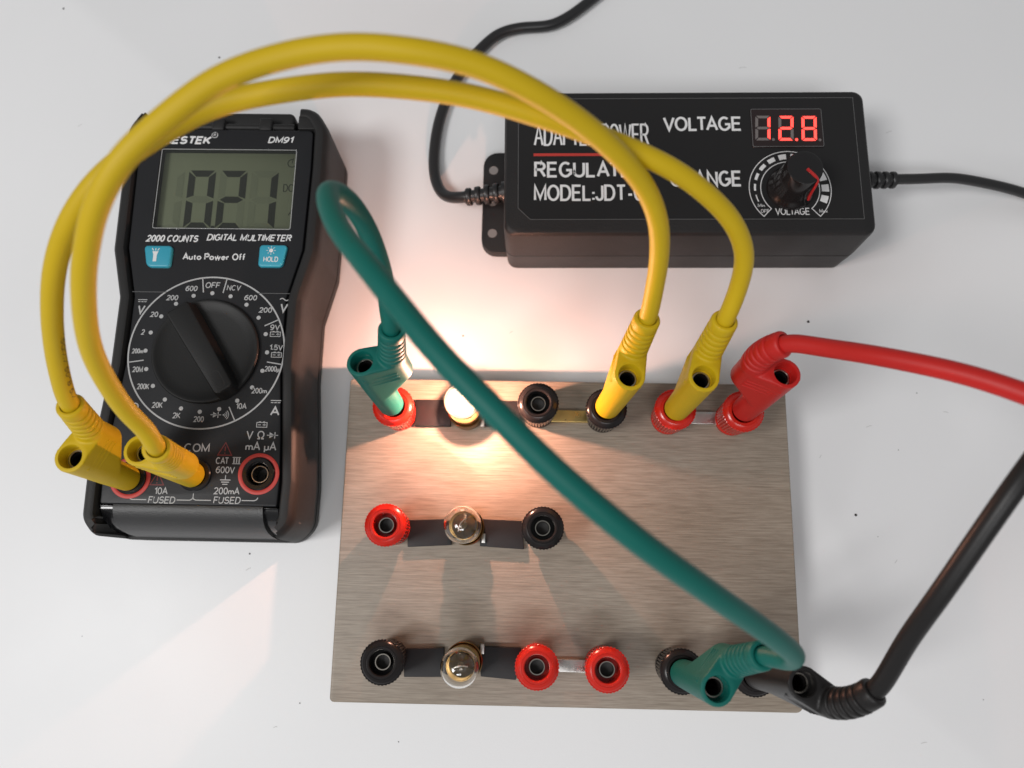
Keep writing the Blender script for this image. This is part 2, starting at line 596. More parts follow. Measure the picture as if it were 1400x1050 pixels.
def text_geo(s, x0, y0, wd, h, z, shear=0.0, weight=0.0, center=False):
    """lettering fitted to width wd and cap height h, baseline at y0"""
    th = h * (0.125 + 2.0 * weight)
    gap = .17
    x, items = 0.0, []
    prev = ''
    for ch in s:
        x -= KERN.get(prev + ch, 0)
        prev = ch
        if ch == ' ':
            x += .38
            continue
        gw, st = GLYPH[ch]
        items.append((x, st))
        x += gw + gap + th / h * .35
    tot = max(1e-6, x - gap - th / h * .35)
    kx = (wd - th) / tot if tot > .05 else 1.0
    ky = h - th
    if center:
        x0 -= wd / 2
        y0 -= h / 2
    gs, k = [], 0
    for gx, st in items:
        for p in st:
            q = [(x0 + th / 2 + (gx + a) * kx + (th / 2 + b * ky) * shear, y0 + th / 2 + b * ky) for a, b in p]
            cl = math.dist(q[0], q[-1]) < 1e-6
            gs.append(stroke(q[:-1] if cl else q, th, z + .0025 * (k % 5), cl))
            k += 1
    return join(*gs)


def seg7(x0, x1, y0, y1, t, g, cut=0.0):
    """polygons of a seven segment digit"""
    ym = (y0 + y1) / 2
    h = t / 2

    def H(y, up):
        # horizontal bar with slanted ends; up = +1 top, -1 bottom, 0 middle
        if up == 1:
            return [(x0 + g + h * .3, y), (x1 - g - h * .3, y), (x1 - g - t, y - t), (x0 + g + t, y - t)][::-1]
        if up == -1:
            return [(x0 + g + h * .3, y), (x1 - g - h * .3, y), (x1 - g - t, y + t), (x0 + g + t, y + t)]
        return [(x0 + g + h * .4, y), (x0 + g + t, y - h), (x1 - g - t, y - h), (x1 - g - h * .4, y),
                (x1 - g - t, y + h), (x0 + g + t, y + h)]

    def Vt(x, d, ya, yb, top):
        # vertical bar on side d (+1 bar extends to the right of x)
        if top:
            return [(x, ya + g), (x + d * h, ya + g), (x + d * t, ya + g + h), (x + d * t, yb - g - t), (x, yb - g)] if False else \
                [(x, ya + g + h * .2), (x + d * t, ya + g + h), (x + d * t, yb - g - t), (x, yb - g - h * .3)]
        return [(x, ya + g + h * .3), (x + d * t, ya + g + t), (x + d * t, yb - g - h), (x, yb - g - h * .2)]
    return {'a': H(y1, 1), 'd': H(y0, -1), 'g': H(ym, 0),
            'f': Vt(x0, 1, ym, y1, True), 'b': Vt(x1, -1, ym, y1, True),
            'e': Vt(x0, 1, y0, ym, False), 'c': Vt(x1, -1, y0, ym, False)}


# ------------------------------------------------------------------ table
ORG[0] = Vector((0, 0, 0))
table = part('table_top', prism(rpoly(rect(-520, 560, -420, 480), 6, 4), -18, 0, 0.8), M['table'], None)
table['kind'] = 'structure'
table['label'] = 'white laminate table top under the electronics set-up'
for x, y, r in [(74.1, 64, .42), (82.9, 13.3, .36), (-17.8, 58.8, .22), (-91.9, 142.2, .30), (-140.3, 158.3, .3),
                (-70, .8, .25), (-54.5, -34.4, .16), (-30, -42.6, .14), (95, 30, .12), (101, 45, .14), (88, 8, .1),
                (-120, 60, .1), (-110, -20, .1), (20, -52, .1), (110, -30, .12)]:
    g = lathe([(r, 0.01), (r * .95, r * .45), (r * .5, r * .8)], 8, (x, y), lambda i, j: 0.7 + 0.5 * random.random())
    part('speck', g, M['speck'], table, 0)

for x, y, a, L in [(88, 36, .3, 1.6), (108, 40, -.2, 1.3), (92, 2, .9, 1.1), (-70, -3, .5, 1.4), (-118, 30, 1.2, 1.2), (60, 140, .1, 2.2), (100, 120, .4, 1.8),
                   (-60, -40, .2, 1.0), (-130, 120, .7, 1.3), (15, -48, -.4, 1.0), (95, -40, .2, 1.4), (-5, 60, .6, 1.0), (75, 28, 1.1, .9)]:
    c_, s_ = math.cos(a) * L / 2, math.sin(a) * L / 2
    part('scuff', stroke([(x - c_, y - s_), (x + .12, y + .15), (x + c_, y + s_)], .16, .012), M['scuff'], table, 0)

# ------------------------------------------------------------------ test board
bd = thing('test_board', 'grey wood-grain board with red and black binding posts', 'circuit board', (9.37, 6.03, 0))
part('wood_panel', prism(rpoly(rect(9.37 - 54.4, 9.37 + 54.4, 6.03 - 38.4, 6.03 + 38.4), [1.0, 1.6, 1.0, 1.0], 4), 0, 10, 0.35, 0.3),
     M['wood'], bd)

ZB = 10.0
# caps of the binding posts (shared meshes, local to the post's foot)
KN = 38


def knurl(i, j):
    if 3 <= i <= 9:
        a = (1.0, .985, .935, .985)[j % 4]
        return a if i < 9 else (1 + a) / 2
    return 1.0


cap_prof = [(2.0, 2.9), (4.05, 2.9), (4.25, 3.1), (4.32, 3.3), (4.40, 5.0), (4.50, 7.0), (4.66, 9.5), (4.86, 10.7), (4.92, 11.3), (4.86, 11.6),
            (4.66, 11.7), (4.60, 11.62), (4.30, 12.0), (3.9, 12.3), (3.55, 12.45), (3.48, 12.36), (3.36, 12.36), (3.30, 12.5), (3.0, 12.5), (2.80, 12.38), (2.70, 12.1),
            (2.66, 8.0), (1.2, 8.0)]
ORG[0] = Vector((0, 0, 0))
post_mesh = {}
for c in ('red', 'black'):
    post_mesh[c] = mk_mesh('binding_post', lathe(cap_prof, KN * 4, (0, 0), knurl), M[c + '_cap'], 16)
    post_mesh[c + '_foot'] = mk_mesh('foot', lathe([(4.0, 0.02), (4.1, .3), (4.1, 1.4), (3.8, 1.8), (2.4, 1.9), (2.4, 3.0)], 40), M[c + '_cap'])
post_mesh['tube'] = mk_mesh('socket_tube', lathe([(1.5, 3.5), (1.82, 3.5), (1.82, 10.6), (1.74, 10.75), (1.52, 10.75), (1.46, 10.6), (1.46, 4.0)], 40, close=False), M['nickel'])
post_mesh['bore'] = mk_mesh('bore', lathe([(1.455, 8.6), (1.455, 8.3), (0.3, 8.2)], 24, cap0=False), M['hole'])
POSTS = [('red', -32.0, 35.3, 0), ('black', 2.4, 36.5, .6), ('black', 18.3, 35.6, 0), ('red', 34.3, 35.4, 0), ('red', 49.9, 35.4, 0),
         ('red', -32.0, 7.5, 0), ('black', 3.5, 7.7, .2), ('black', -31.4, -22.1, .2), ('red', 2.6, -22.4, .5), ('red', 17.9, -22.6, .7),
         ('black', 34.2, -22.7, 0), ('black', 50.0, -22.7, 0)]
for c, x, y, dz in POSTS:
    o = link(bpy.data.objects.new('binding_post', post_mesh[c]), bd)
    o.location = Vector((x - 9.37, y - 6.03, ZB)) * S
    o.rotation_euler = (random.uniform(-.018, .018), random.uniform(-.018, .018), random.random() * 6)
    ft = link(bpy.data.objects.new('foot', post_mesh[c + '_foot']), o)
    link(bpy.data.objects.new('socket_tube', post_mesh['tube']), o)
    link(bpy.data.objects.new('bore', post_mesh['bore']), o)
    o.location.z += dz * S * .5
    ft.location.z = -dz * S * .5

ORG[0] = Vector((9.37, 6.03, 0))


def quad_prism(q, z0, z1, r=.15, bt=.12):
    return prism(rpoly(q, r, 2), z0, z1, bt)


STR = [
    [(-28.4, 3.06), (-17.9, 3.72), (-18.6, 9.85), (-28.5, 9.36)],
    [(-11.1, 3.57), (-.6, 3.02), (-1.3, 9.68), (-11.2, 10.0)],
    [(-27.8, -26.3), (-18.6, -26.1), (-18.8, -19.7), (-28.1, -20.1)],
    [(-10.1, -25.8), (-2.0, -26.4), (-.9, -19.3), (-10.6, -19.2)],
    [(-28.1, 32.4), (-19.2, 32.4), (-19.4, 39.0), (-28.0, 38.9)],
    [(-11.0, 32.6), (-2.0, 32.8), (-2.0, 39.0), (-11.2, 38.8)],
]
for q in STR:
    part('black_strip', quad_prism(q, ZB, ZB + 1.5), M['strip'], bd)
for (x0, x1, y0, y1), m in [((5.5, 15.5, 33.95, 36.9), 'brass'), ((38, 47.5, 34.0, 37.05), 'steel'), ((6, 14.8, -24.5, -21.7), 'steel'),
                            ((38, 47, -24.4, -21.6), 'steel')]:
    part('link_bar', box(x0, x1, y0, y1, ZB, ZB + 1.1, .15, .12), M[m], bd)
BULB = [(-15.3, 35.8), (-14.3, 7.9), (-13.9, -22.2)]
for i, (bx, by) in enumerate(BULB):
    h = part('bulb_holder', lathe([(4.15, ZB), (4.15, ZB + 4.6), (4.3, ZB + 4.9), (4.1, ZB + 5.1), (3.95, ZB + 4.8), (3.95, ZB + .6)], 48, (bx, by)),
             M['bulb_brass'], bd)
    ty = by + (1.4 if i == 2 else -3.6)
    part('contact_tab', box(bx + 3.6, bx + 4.5, ty, ty + 2.2, ZB, ZB + 2.6, .1, .1), M['steel'], h)

# ------------------------------------------------------------------ bulbs


def bulb(bx, by, lit, label):
    t = thing('light_bulb', label, 'light bulb', (bx, by, ZB + .7), group='small screw-in bulbs on the board')
    zb = ZB + .7
    thr = [(1.6, zb), (2.6, zb + .5)]
    for k in range(24):
        thr.append((3.55 + .28 * math.sin(k * PI / 3), zb + .9 + k * .27))
    thr += [(3.7, zb + 7.6), (3.9, zb + 7.7), (3.9, zb + 8.1), (3.2, zb + 8.3), (1.2, zb + 8.4)]
    part('screw_base', lathe(thr, 48, (bx, by)), M['bulb_brass'], t)
    zc, r = zb + 15.3 - 0.0, 4.2

    def env(r, r0, z0):
        pr = [(r0, z0)]
        a0 = math.asin(min(.98, r0 / r))
        pr.append((r0, z0 + .6))
        for k in range(0, 25):
            a = PI - a0 * 1.02 - (PI - a0 * 1.02 - 0.02) * k / 24
            pr.append((r * math.sin(a), zc + r * math.cos(a)))
        return pr
    if lit:
        g = part('glass_envelope', lathe(env(r, 3.0, zb + 8.0), 64, (bx, by)), M['glass_lit'], t)
        part('glare_shell', lathe(env(r * .95, 2.6, zb + 8.8), 64, (bx, by)), M['glow'], g)  # not a bulb part: glare of the overexposed glass, put in as emission
        part('glare_core', lathe([(max(.02, 3.35 * math.sin(PI * k / 20)), zc + .3 - 3.35 * math.cos(PI * k / 20)) for k in range(21)], 48, (bx, by)), M['glow_core'], g)  # added ball that whitens the middle of the glare
    else:
        o_, i_ = env(r, 3.1, zb + 7.9), env(r * .93, 2.86, zb + 7.9)
        part('glass_envelope', lathe(o_ + i_[::-1], 64, (bx, by), close=False), M['glass'], t, 60)
    part('stem', lathe([(3.05, zb + 8.2), (2.95, zb + 8.7), (1.9, zb + 9.4), (.9, zb + 10.4), (.65, zb + 11.6), (1.0, zb + 12.1), (.9, zb + 12.8), (.2, zb + 13.0)], 24, (bx, by)), M['stem'], t)
    an = random.random() * 3
    ca, sa = math.cos(an), math.sin(an)
    for s in (-1, 1):
        part('support_wire', tube([(bx + s * .5 * ca, by + s * .5 * sa, zb + 12.4), (bx + s * 1.3 * ca, by + s * 1.3 * sa, zb + 14), (bx + s * 1.7 * ca, by + s * 1.7 * sa, zb + 15.6)], .13, 8), M['filament'], t)
    fil = []
    for k in range(41):
        u = k / 40
        x = -1.7 + 3.4 * u
        wob = .16 * math.sin(k * 2.1) + .4 * math.sin(PI * u)
        fil.append((bx + x * ca - wob * sa, by + x * sa + wob * ca, zb + 15.6 + .5 * math.sin(PI * u) + .16 * math.cos(k * 2.1)))
    part('filament', tube(fil, .10, 6, .3), M['filament_hot'] if lit else M['filament'], t)
    if lit:
        d = bpy.data.lights.new('bulb_light', 'POINT')
        d.energy = 0.20
        d.color = (1.0, 0.46, 0.31)
        d.shadow_soft_size = 0.7 * S
        o = bpy.data.objects.new('bulb_light', d)
        link(o, t)
        o.location = (0, 0, 15.4 * S)
    return t


bulb(*BULB[0], True, 'brightly lit small bulb between red and black binding posts')
bulb(*BULB[1], False, 'unlit clear bulb in the row with only one red and one black post')
bulb(*BULB[2], False, 'unlit clear bulb in the row with two uncovered red posts')

# ------------------------------------------------------------------ banana plug (shared, local coordinates)


def temp_eval(V, F, mods):
    me = bpy.data.meshes.new('tmp')
    me.from_pydata(V, [], F)
    bm = bmesh.new()
    bm.from_mesh(me)
    bmesh.ops.recalc_face_normals(bm, faces=bm.faces)
    bm.to_mesh(me)
    bm.free()
    o = bpy.data.objects.new('tmp', me)
    COL.objects.link(o)
    for k, kw in mods:
        md = o.modifiers.new(k, k)
        for a, b in kw.items():
            setattr(md, a, b)
    dg = bpy.context.evaluated_depsgraph_get()
    r = bpy.data.meshes.new_from_object(o.evaluated_get(dg))
    V2 = [tuple(v.co) for v in r.vertices]
    F2 = [tuple(p.vertices) for p in r.polygons]
    bpy.data.objects.remove(o)
    bpy.data.meshes.remove(me)
    bpy.data.meshes.remove(r)
    return V2, F2


def hull(pts):
    bm = bmesh.new()
    for p in pts:
        bm.verts.new(p)
    r = bmesh.ops.convex_hull(bm, input=bm.verts)
    dead = [e for e in r['geom_interior'] if isinstance(e, bmesh.types.BMVert)] + [e for e in r['geom_unused'] if isinstance(e, bmesh.types.BMVert)]
    bmesh.ops.delete(bm, geom=list(set(dead)), context='VERTS')
    bm.verts.index_update()
    g = [tuple(v.co) for v in bm.verts], [tuple(v.index for v in f.verts) for f in bm.faces]
    bm.free()
    return g


def circ(cx, r, z, n=32, tilt=0.0):
    return [(cx + r * math.cos(2 * PI * i / n), r * math.sin(2 * PI * i / n), z + tilt * math.cos(2 * PI * i / n)) for i in range(n)]


LOBE, TOPZ = 6.1, 23.8
ARM_A, ARM_B = Vector((6.0, 0, 21.6)), Vector((9.0, 0, 33.0))
web = hull(circ(0, 3.22, TOPZ) + circ(0, 3.1, 9.5) + circ(LOBE, 3.0, 22.6) + circ(LOBE, 2.9, 15.5))
barrel = lathe([(2.72, 0), (2.86, .15), (2.92, .5), (3.1, 10), (3.24, TOPZ)], 40)
adir = (ARM_B - ARM_A).normalized()
root = orient(lathe([(2.6, -4), (3.0, -2), (3.0, 1.6), (2.75, 2.6)], 36), ARM_A, adir)
pv, pf = join(web, barrel, root)
body = temp_eval(pv, pf, [('REMESH', dict(mode='VOXEL', voxel_size=0.23)), ('SMOOTH', dict(factor=0.5, iterations=4))])
# the socket recess is cut into the top of the barrel
cut = bpy.data.objects.new('cut', bpy.data.meshes.new('cut'))
cv, cf = lathe([(1.56, 9.0), (1.56, 20.9), (2.30, 20.9), (2.30, TOPZ - .35), (2.75, TOPZ + .6)], 40)
cut.data.from_pydata(cv, [], cf)
_b = bmesh.new()
_b.from_mesh(cut.data)
bmesh.ops.recalc_face_normals(_b, faces=_b.faces)
_b.to_mesh(cut.data)
_b.free()
COL.objects.link(cut)
body = temp_eval(*body, [('BOOLEAN', dict(operation='DIFFERENCE', object=cut, solver='EXACT'))])
bpy.data.objects.remove(cut)

boot_prof = [(2.4, 0.8), (2.92, 1.2)]
L_arm = (ARM_B - ARM_A).length
for k in range(5):
    z = 1.9 + k * 1.55
    r = 2.95 - .045 * k
    boot_prof += [(r, z), (r, z + .75), (r - .08, z + .88), (r - .34, z + .98), (r - .34, z + 1.32), (r - .08, z + 1.42)]
boot_prof += [(2.72, 9.7), (2.70, L_arm - .5), (2.55, L_arm - .12), (2.35, L_arm), (1.9, L_arm), (1.85, L_arm - 1.0), (0.5, L_arm - 1.2)]
boot = orient(lathe(boot_prof, 44), ARM_A, adir)


def bent_boot(beta, b):
    """ribbed boot bent by the pull of its cable, b = bend direction (unit, square to the boot)"""
    V = []
    side = adir.cross(b)
    g0 = orient(lathe(boot_prof, 44), (0, 0, 0), adir)
    for p in g0[0]:
        p = Vector(p)
        z = p.dot(adir)
        t = beta * z / L_arm
        c = adir * (L_arm / beta * math.sin(t)) + b * (L_arm / beta * (1 - math.cos(t)))
        V.append(tuple(ARM_A + c + (b * math.cos(t) - adir * math.sin(t)) * p.dot(b) + side * p.dot(side)))
    tip = ARM_A + adir * (L_arm / beta * math.sin(beta)) + b * (L_arm / beta * (1 - math.cos(beta)))
    return (V, g0[1]), tip, (adir * math.cos(beta) + b * math.sin(beta)).normalized()


ridges = []
for s in (-1, 1):
    for k in range(3):
        z = 20.6 - k * 1.35
        g = box(-1.2 + k * .5, 6.2, -.17, .17, -.2, .2, .1, .12, .1)
        V = [(x, s * (3.02 - .012 * x + zz * .9), z + (x) * (-.10) + yy) for x, yy, zz in g[0]]
        ridges.append((V, g[1]))
ridge_g = join(*ridges)
sleeve_g = lathe([(1.95, 20.92), (1.95, 21.1), (1.85, 21.22), (1.66, 21.22), (1.55, 21.1), (1.50, 20.6)], 40, close=False)
bore_g = lathe([(1.49, 20.7), (1.49, 11.5), (.2, 11.4)], 24, cap0=False)
pin_g = lathe([(1.2, -6.2), (1.38, -5.6), (1.38, -3), (1.2, -.8), (1.2, .4), (.2, .5)], 24)

ORG[0] = Vector((0, 0, 0))
PM = {}
for c in ('yellow', 'green', 'red', 'black'):
    PM[c] = (mk_mesh('plug', body, M[c], 40), mk_mesh('strain_relief', boot, M[c], 50), mk_mesh('grip_ridges', ridge_g, M[c], 40))
PM['sleeve'] = mk_mesh('socket_sleeve', sleeve_g, M['nickel'])
PM['bore'] = mk_mesh('bore', bore_g, M['hole'])
PM['pin'] = mk_mesh('pin', pin_g, M['nickel'])


def plug_matrix(B, lean, az):
    z = Vector((lean[0], lean[1], 1)).normalized()
    h = Vector((math.cos(az), math.sin(az), 0))
    h = (h - z * h.dot(z)).normalized()
    y = z.cross(h)
    return Matrix(((h.x, y.x, z.x, B[0]), (h.y, y.y, z.y, B[1]), (h.z, y.z, z.z, B[2]), (0, 0, 0, 1)))


def add_plug(lead, org, colr, B, lean, az, bend=None):
    Mx = plug_matrix(B, lean, math.radians(az))
    o = link(bpy.data.objects.new('plug', PM[colr][0]), lead)
    m = Mx.copy()
    m.translation = (Vector(B) - Vector(org)) * S
    o.matrix_local = m
    bm_, e, d = PM[colr][1], ARM_B, adir
    if bend:
        b = Mx.to_3x3().transposed() @ Vector((bend[1], bend[2], 0))
        b = (b - adir * b.dot(adir)).normalized()
        g, e, d = bent_boot(bend[0], b)
        ORG[0] = Vector((0, 0, 0))
        bm_ = mk_mesh('strain_relief', g, M[colr], 50)
    for nm, me in (('strain_relief', bm_), ('grip_ridges', PM[colr][2]), ('socket_sleeve', PM['sleeve']), ('bore', PM['bore']), ('pin', PM['pin'])):
        link(bpy.data.objects.new(nm, me), o)
    return Mx @ e, (Mx.to_3x3() @ d).normalized()


WR = 1.78


def lead(label, colr, pts, pa, pb=None, z_end=None):
    """test lead: plug pa at the first end, plug pb (if in view) at the other"""
    org = (pa[0][0], pa[0][1], pa[0][2])
    t = thing('test_lead', label, 'test lead', org, group='banana plug test leads')
    e, d = add_plug(t, org, colr, *pa)
    mid = [Vector(p) for p in pts]
    path = [e - d * 2.4, e - d * .8, e + d * .8] + mid
    if pb:
        e2, d2 = add_plug(t, org, colr, *pb)
        path += [e2 + d2 * .8, e2 - d2 * .8, e2 - d2 * 2.4]
    ORG[0] = Vector(org)
    C = resample(path, .7)
    cb = part('cable', tube(C, WR, 24, raw=True), M[colr], t, 60)
    return cb, C


ZP, ZM = ZB + 12.5, 23.8
PA = [(-69.89, 21.9, 61), (-71.6, 25.12, 67), (-71.48, 32.03, 80), (-66.84, 39.06, 93), (-63.58, 43.14, 99), (-60.29, 47.49, 103.5),
      (-55.75, 52.2, 107), (-49.52, 57.21, 109), (-42.03, 62.33, 110.5), (-33.66, 65.47, 111), (-25.32, 66.75, 111.3), (-16.92, 66.47, 111),
      (-8.36, 66.26, 108.5), (.18, 64.88, 104), (9.74, 62.85, 96), (17.8, 60.22, 86), (21.42, 57.43, 78.5), (23.04, 54.24, 70), (23.39, 50.62, 61)]
PB = [(-87.74, 30.08, 59.5), (-85.66, 35.26, 67), (-81.86, 40.83, 76), (-77.61, 46.08, 83.5), (-72.42, 51.27, 89.5), (-65.54, 56.65, 94),
      (-54.97, 62.78, 97), (-47.03, 66.2, 98.3), (-37.48, 68.03, 99), (-28.15, 69.01, 99.3), (-18.78, 68.79, 99), (-9.15, 68.24, 97.5),
      (.58, 66.8, 95), (9.92, 65.45, 91.5), (22.22, 62.98, 86), (28.56, 61.14, 81.5), (35.07, 58.48, 75), (38.81, 55.23, 68), (39.38, 51.18, 60)]
PG = [(-27.41, 46.98, 58), (-27.03, 49.52, 63.5), (-27.52, 53.36, 71), (-28.82, 56.54, 78), (-30.74, 57.88, 85), (-32.22, 56.93, 89),
      (-30.95, 52.55, 92.5), (-27.98, 46.88, 96), (-23.47, 40.89, 99.5), (-18.92, 35, 102), (-11.82, 26.32, 104.5), (-3.96, 18.31, 105.5),
      (2.81, 11.85, 104.5), (13.21, 3.85, 100), (24.12, -2.78, 91.5), (34.32, -8.29, 80.5), (41.16, -12.04, 71.5), (45.2, -14.55, 64),
      (45.41, -15.76, 58.5)]
PR = [(55.14, 40.17, 60.2), (61.77, 36.75, 67.5), (71.88, 31.94, 75), (79.05, 27.86, 79), (88.46, 22.69, 81),
      (100.19, 16.29, 79), (118.04, 6.77, 72), (150, -8, 50), (175, -18, 25), (196, -24, 8), (212, -27, 2.2), (235, -28, 1.9)]
PK = [(65.31, -11.57, 61.5), (67.98, -3.49, 69), (74.17, 10.24, 78), (76.9, 14.87, 80), (85.48, 25.54, 81),
      (99.68, 37.9, 78), (122.8, 51.22, 70), (150, 58, 50), (175, 55, 25), (196, 48, 8), (212, 42, 2.2), (235, 34, 1.9)]
lead('yellow test lead from the meter COM jack to a black binding post', 'yellow', PA,
     ((-76.5, 18.0, ZM), (-.066, .105), 348), ((18.3, 35.6, ZP), (.098, .091), 79))
tb, CB = lead('yellow test lead from the meter 10A jack to a red binding post', 'yellow', PB,
              ((-91.3, 17.0, ZM), (-.018, .082), 66), ((34.3, 35.4, ZP), (.057, .094), 76))
lead('green test lead arching over the board from red post to black post', 'green', PG,
     ((-32.0, 35.3, ZP), (-.116, .195), 16), ((34.2, -22.7, ZP), (.082, .01), 51))
lead('red test lead plugged into a red post at the board corner', 'red', PR, ((49.9, 35.4, ZP), (.101, .138), 158, (.8, 1, -.2)))
lead('black test lead plugged into a black post at the board corner', 'black', PK, ((50.0, -22.7, ZP), (.104, .063), 329, (.8, .4, .9)))

# faint ink print on the sheath of the 10A lead
ORG[0] = Vector((-91.3, 17.0, ZM))
T_, N_ = frames(CB)
acc = [0.0]
for i in range(1, len(CB)):
    acc.append(acc[-1] + (CB[i] - CB[i - 1]).length)


def wrap(s, start, length, h):
    V, F = text_geo(s, 0, -h / 2, length, h, 0, weight=.02)
    out = []
    for x, y, _ in V:
        d = start - x
        i = max(1, min(len(CB) - 2, next(k for k in range(len(acc)) if acc[k] >= d)))
        c, tt = CB[i], T_[i]
        c = c + tt * (d - acc[i])
        e = Vector((0.93, 0.0, 0.36))
        e = (e - tt * e.dot(tt)).normalized()
        b = tt.cross(e)
        a = y / WR
        out.append(tuple(c + (e * math.cos(a) + b * math.sin(a)) * (WR + .02)))
    return out, F


part('ink_print', join(wrap('1.5QMM 5018', 22, 13.5, 1.0), wrap('5M', 7.5, 2.6, 1.0)), M['ink'], tb, 0)

# ------------------------------------------------------------------ multimeter
MX, MY = -77.2, 58.0
mt = thing('multimeter', 'black digital multimeter reading 0.21 on its screen', 'multimeter', (MX, MY, 0))
half = [(21.0, 3.6), (24.3, 7.5), (24.5, 17), (23.8, 27), (22.4, 44), (22.4, 60.5), (25.4, 72.8), (25.8, 95), (25.6, 106), (22.0, 112.0)]
outl = [(MX + x, y) for x, y in half] + [(MX - x, y) for x, y in half[::-1]]
rad = [5, 5, 12, 20, 8, 3, 5, 10, 6.5, 5]
outl = densify(rpoly(outl, rad + rad[::-1], 6), 0.9)


def notch(z, x, y):
    if y < 11.4 and abs(x - MX) < 20.3:
        return min(z, 9.0)
    if y > 105.0 and -22.0 < x - MX < 17.8:
        return min(z, 15.5)
    return z


def ml(ins, z):
    l = inset(outl, ins) if ins else outl
    return [(x, y, notch(z, x, y)) for x, y in l]


hol = [ml(1.2, 0), ml(.4, .3), ml(0, 1.0), ml(0, 3.4), ml(.35, 3.6), ml(.35, 3.9), ml(0, 4.1), ml(-.05, 20.5), ml(.12, 22.3), ml(.6, 23.4), ml(1.2, 23.9), ml(2.4, 24.1),
       ml(3.0, 23.9), ml(3.4, 23.3), ml(3.55, 22.4), ml(3.6, 12)]
part('holster', loft(hol, True, False), M['holster'], mt, 30)
for s in (-1, 1):
    xa, xb = (17.9, 22.6) if s > 0 else (-22.6, -22.05)
    part('corner_block', box(MX + xa, MX + xb, 105.65, 109.4, 3, 23.7, .3, .2), M['holster'], mt)
# inner case with face panel
ph = [(20.3, 11.25), (20.5, 17), (19.9, 27), (18.45, 44), (18.45, 61.0), (21.45, 73.4), (21.9, 95), (21.7, 105.5)]
pan = rpoly([(MX + x, y) for x, y in ph] + [(MX - x, y) for x, y in ph[::-1]], [.5, 6, 10, 6, 3, 4, 6, 1.2] + [1.2, 6, 4, 3, 6, 10, 6, .5], 5)
# panel body has an opening for the display: built as four pieces round the window, joined
WX0, WX1, WY0, WY1 = -93.7, -59.1, 78.55, 100.35
bm = bmesh.new()
geo = prism(pan, 8, 23.2, .3)
vs = [bm.verts.new(v) for v in geo[0]]
for f in geo[1]:
    bm.faces.new([vs[i] for i in f])
bm.verts.index_update()
gv, gf = [tuple(v.co) for v in bm.verts], [tuple(v.index for v in f.verts) for f in bm.faces]
bm.free()
cutter = bpy.data.objects.new('cut', bpy.data.meshes.new('cut'))
JACKS = ((-61.6, 18.6, 1), (-76.3, 18.1, 0), (-91.2, 17.2, 1))
cg = join(prism(rpoly(rect(WX0, WX1, WY0, WY1), .6, 3), 20.6, 24),
          *[lathe([(3.7, 16.5), (3.7, 24)], 40, (x, y)) for x, y, _r in JACKS])
cutter.data.from_pydata(cg[0], [], cg[1])
_b = bmesh.new()
_b.from_mesh(cutter.data)
bmesh.ops.recalc_face_normals(_b, faces=_b.faces)
_b.to_mesh(cutter.data)
_b.free()
COL.objects.link(cutter)
pg = temp_eval(gv, gf, [('BOOLEAN', dict(operation='DIFFERENCE', object=cutter, solver='EXACT'))])
bpy.data.objects.remove(cutter)
panel = part('face_panel', pg, M['panel'], mt, 30)
Z = 23.24


def pt(s, x, y, wd, h, m='print', shear=0.0, weight=0.01, center=True, parent=None, z=None, name='lettering'):
    return part(name, text_geo(s, x, y, wd, h, Z if z is None else z, shear, weight, center), M[m], parent or panel, 0)


# display
lcd = part('display', box(WX0 + .1, WX1 - .1, WY0 + .1, WY1 - .1, 20.62, 20.9, .4, .05), M['lcd'], mt)
part('display_pane', box(WX0 + .05, WX1 - .05, WY0 + .05, WY1 - .05, 22.7, 22.95, .5, .08), M['pane'], mt)
ins_ = rpoly(rect(WX0 + .1, WX1 - .1, WY0 + .1, WY1 - .1), .5, 3)
part('bezel_line', stroke(inset(ins_, .12), .14, 23.0, True), M['print'], lcd, 0)
on, ghost = [], []
for dx, lit in ((-86.9, 'abcdef'), (-78.9, 'abdeg'), (-70.95, 'bc'), (-94.9, '')):
    sg = seg7(dx, dx + 6.9, 79.5, 95.4, 1.75, .14)
    for k, p in sg.items():
        if dx < -90 and k not in 'bc':
            continue
        (on if k in lit else ghost).append(poly(p, 20.95))
on.append(poly(rect(-79.85, -79.0, 79.5, 80.4), 20.95))
part('lit_segments', join(*on), M['lcd_on'], lcd, 0)
part('faint_segments', join(*ghost), M['lcd_ghost'], lcd, 0)
pt('DC', -61.3, 90.8, 2.6, 2.1, 'lcd_on', weight=-.01, parent=lcd, z=20.95)
pt('A', -60.3, 84.3, 1.1, 2.0, 'lcd_on', weight=-.01, parent=lcd, z=20.95, shear=.25)
part('timer_icon', join(stroke(arc(-60.9, 97.6, 1.05, 80, 400, 24), .22, 20.95), stroke([(-60.9, 97.6), (-60.6, 99.0)], .2, 20.95)), M['lcd_on'], lcd, 0)

pt('MESTEK', -93.7, 101.4, 12.3, 2.25, 'print_w', .22, .05, False)
part('trademark_ring', stroke(arc(-80.4, 104.0, .75, 0, 360, 20)[:-1], .14, Z, True), M['print_w'], panel, 0)
pt('R', -80.4, 104.0, .55, .75, 'print_w', 0, .01)
pt('DM91', -66.75, 101.9, 6.2, 1.75, 'print_w', .22, .03, False)
pt('2000 COUNTS', -94.6, 75.05, 12.8, 1.8, 'print_w', .2, .028, False)
pt('DIGITAL MULTIMETER', -79.6, 75.5, 20.8, 1.75, 'print_w', .2, .022, False)
pt('Auto Power Off', -85.0, 70.45, 15.4, 1.75, 'print_w', 0, .022, False)
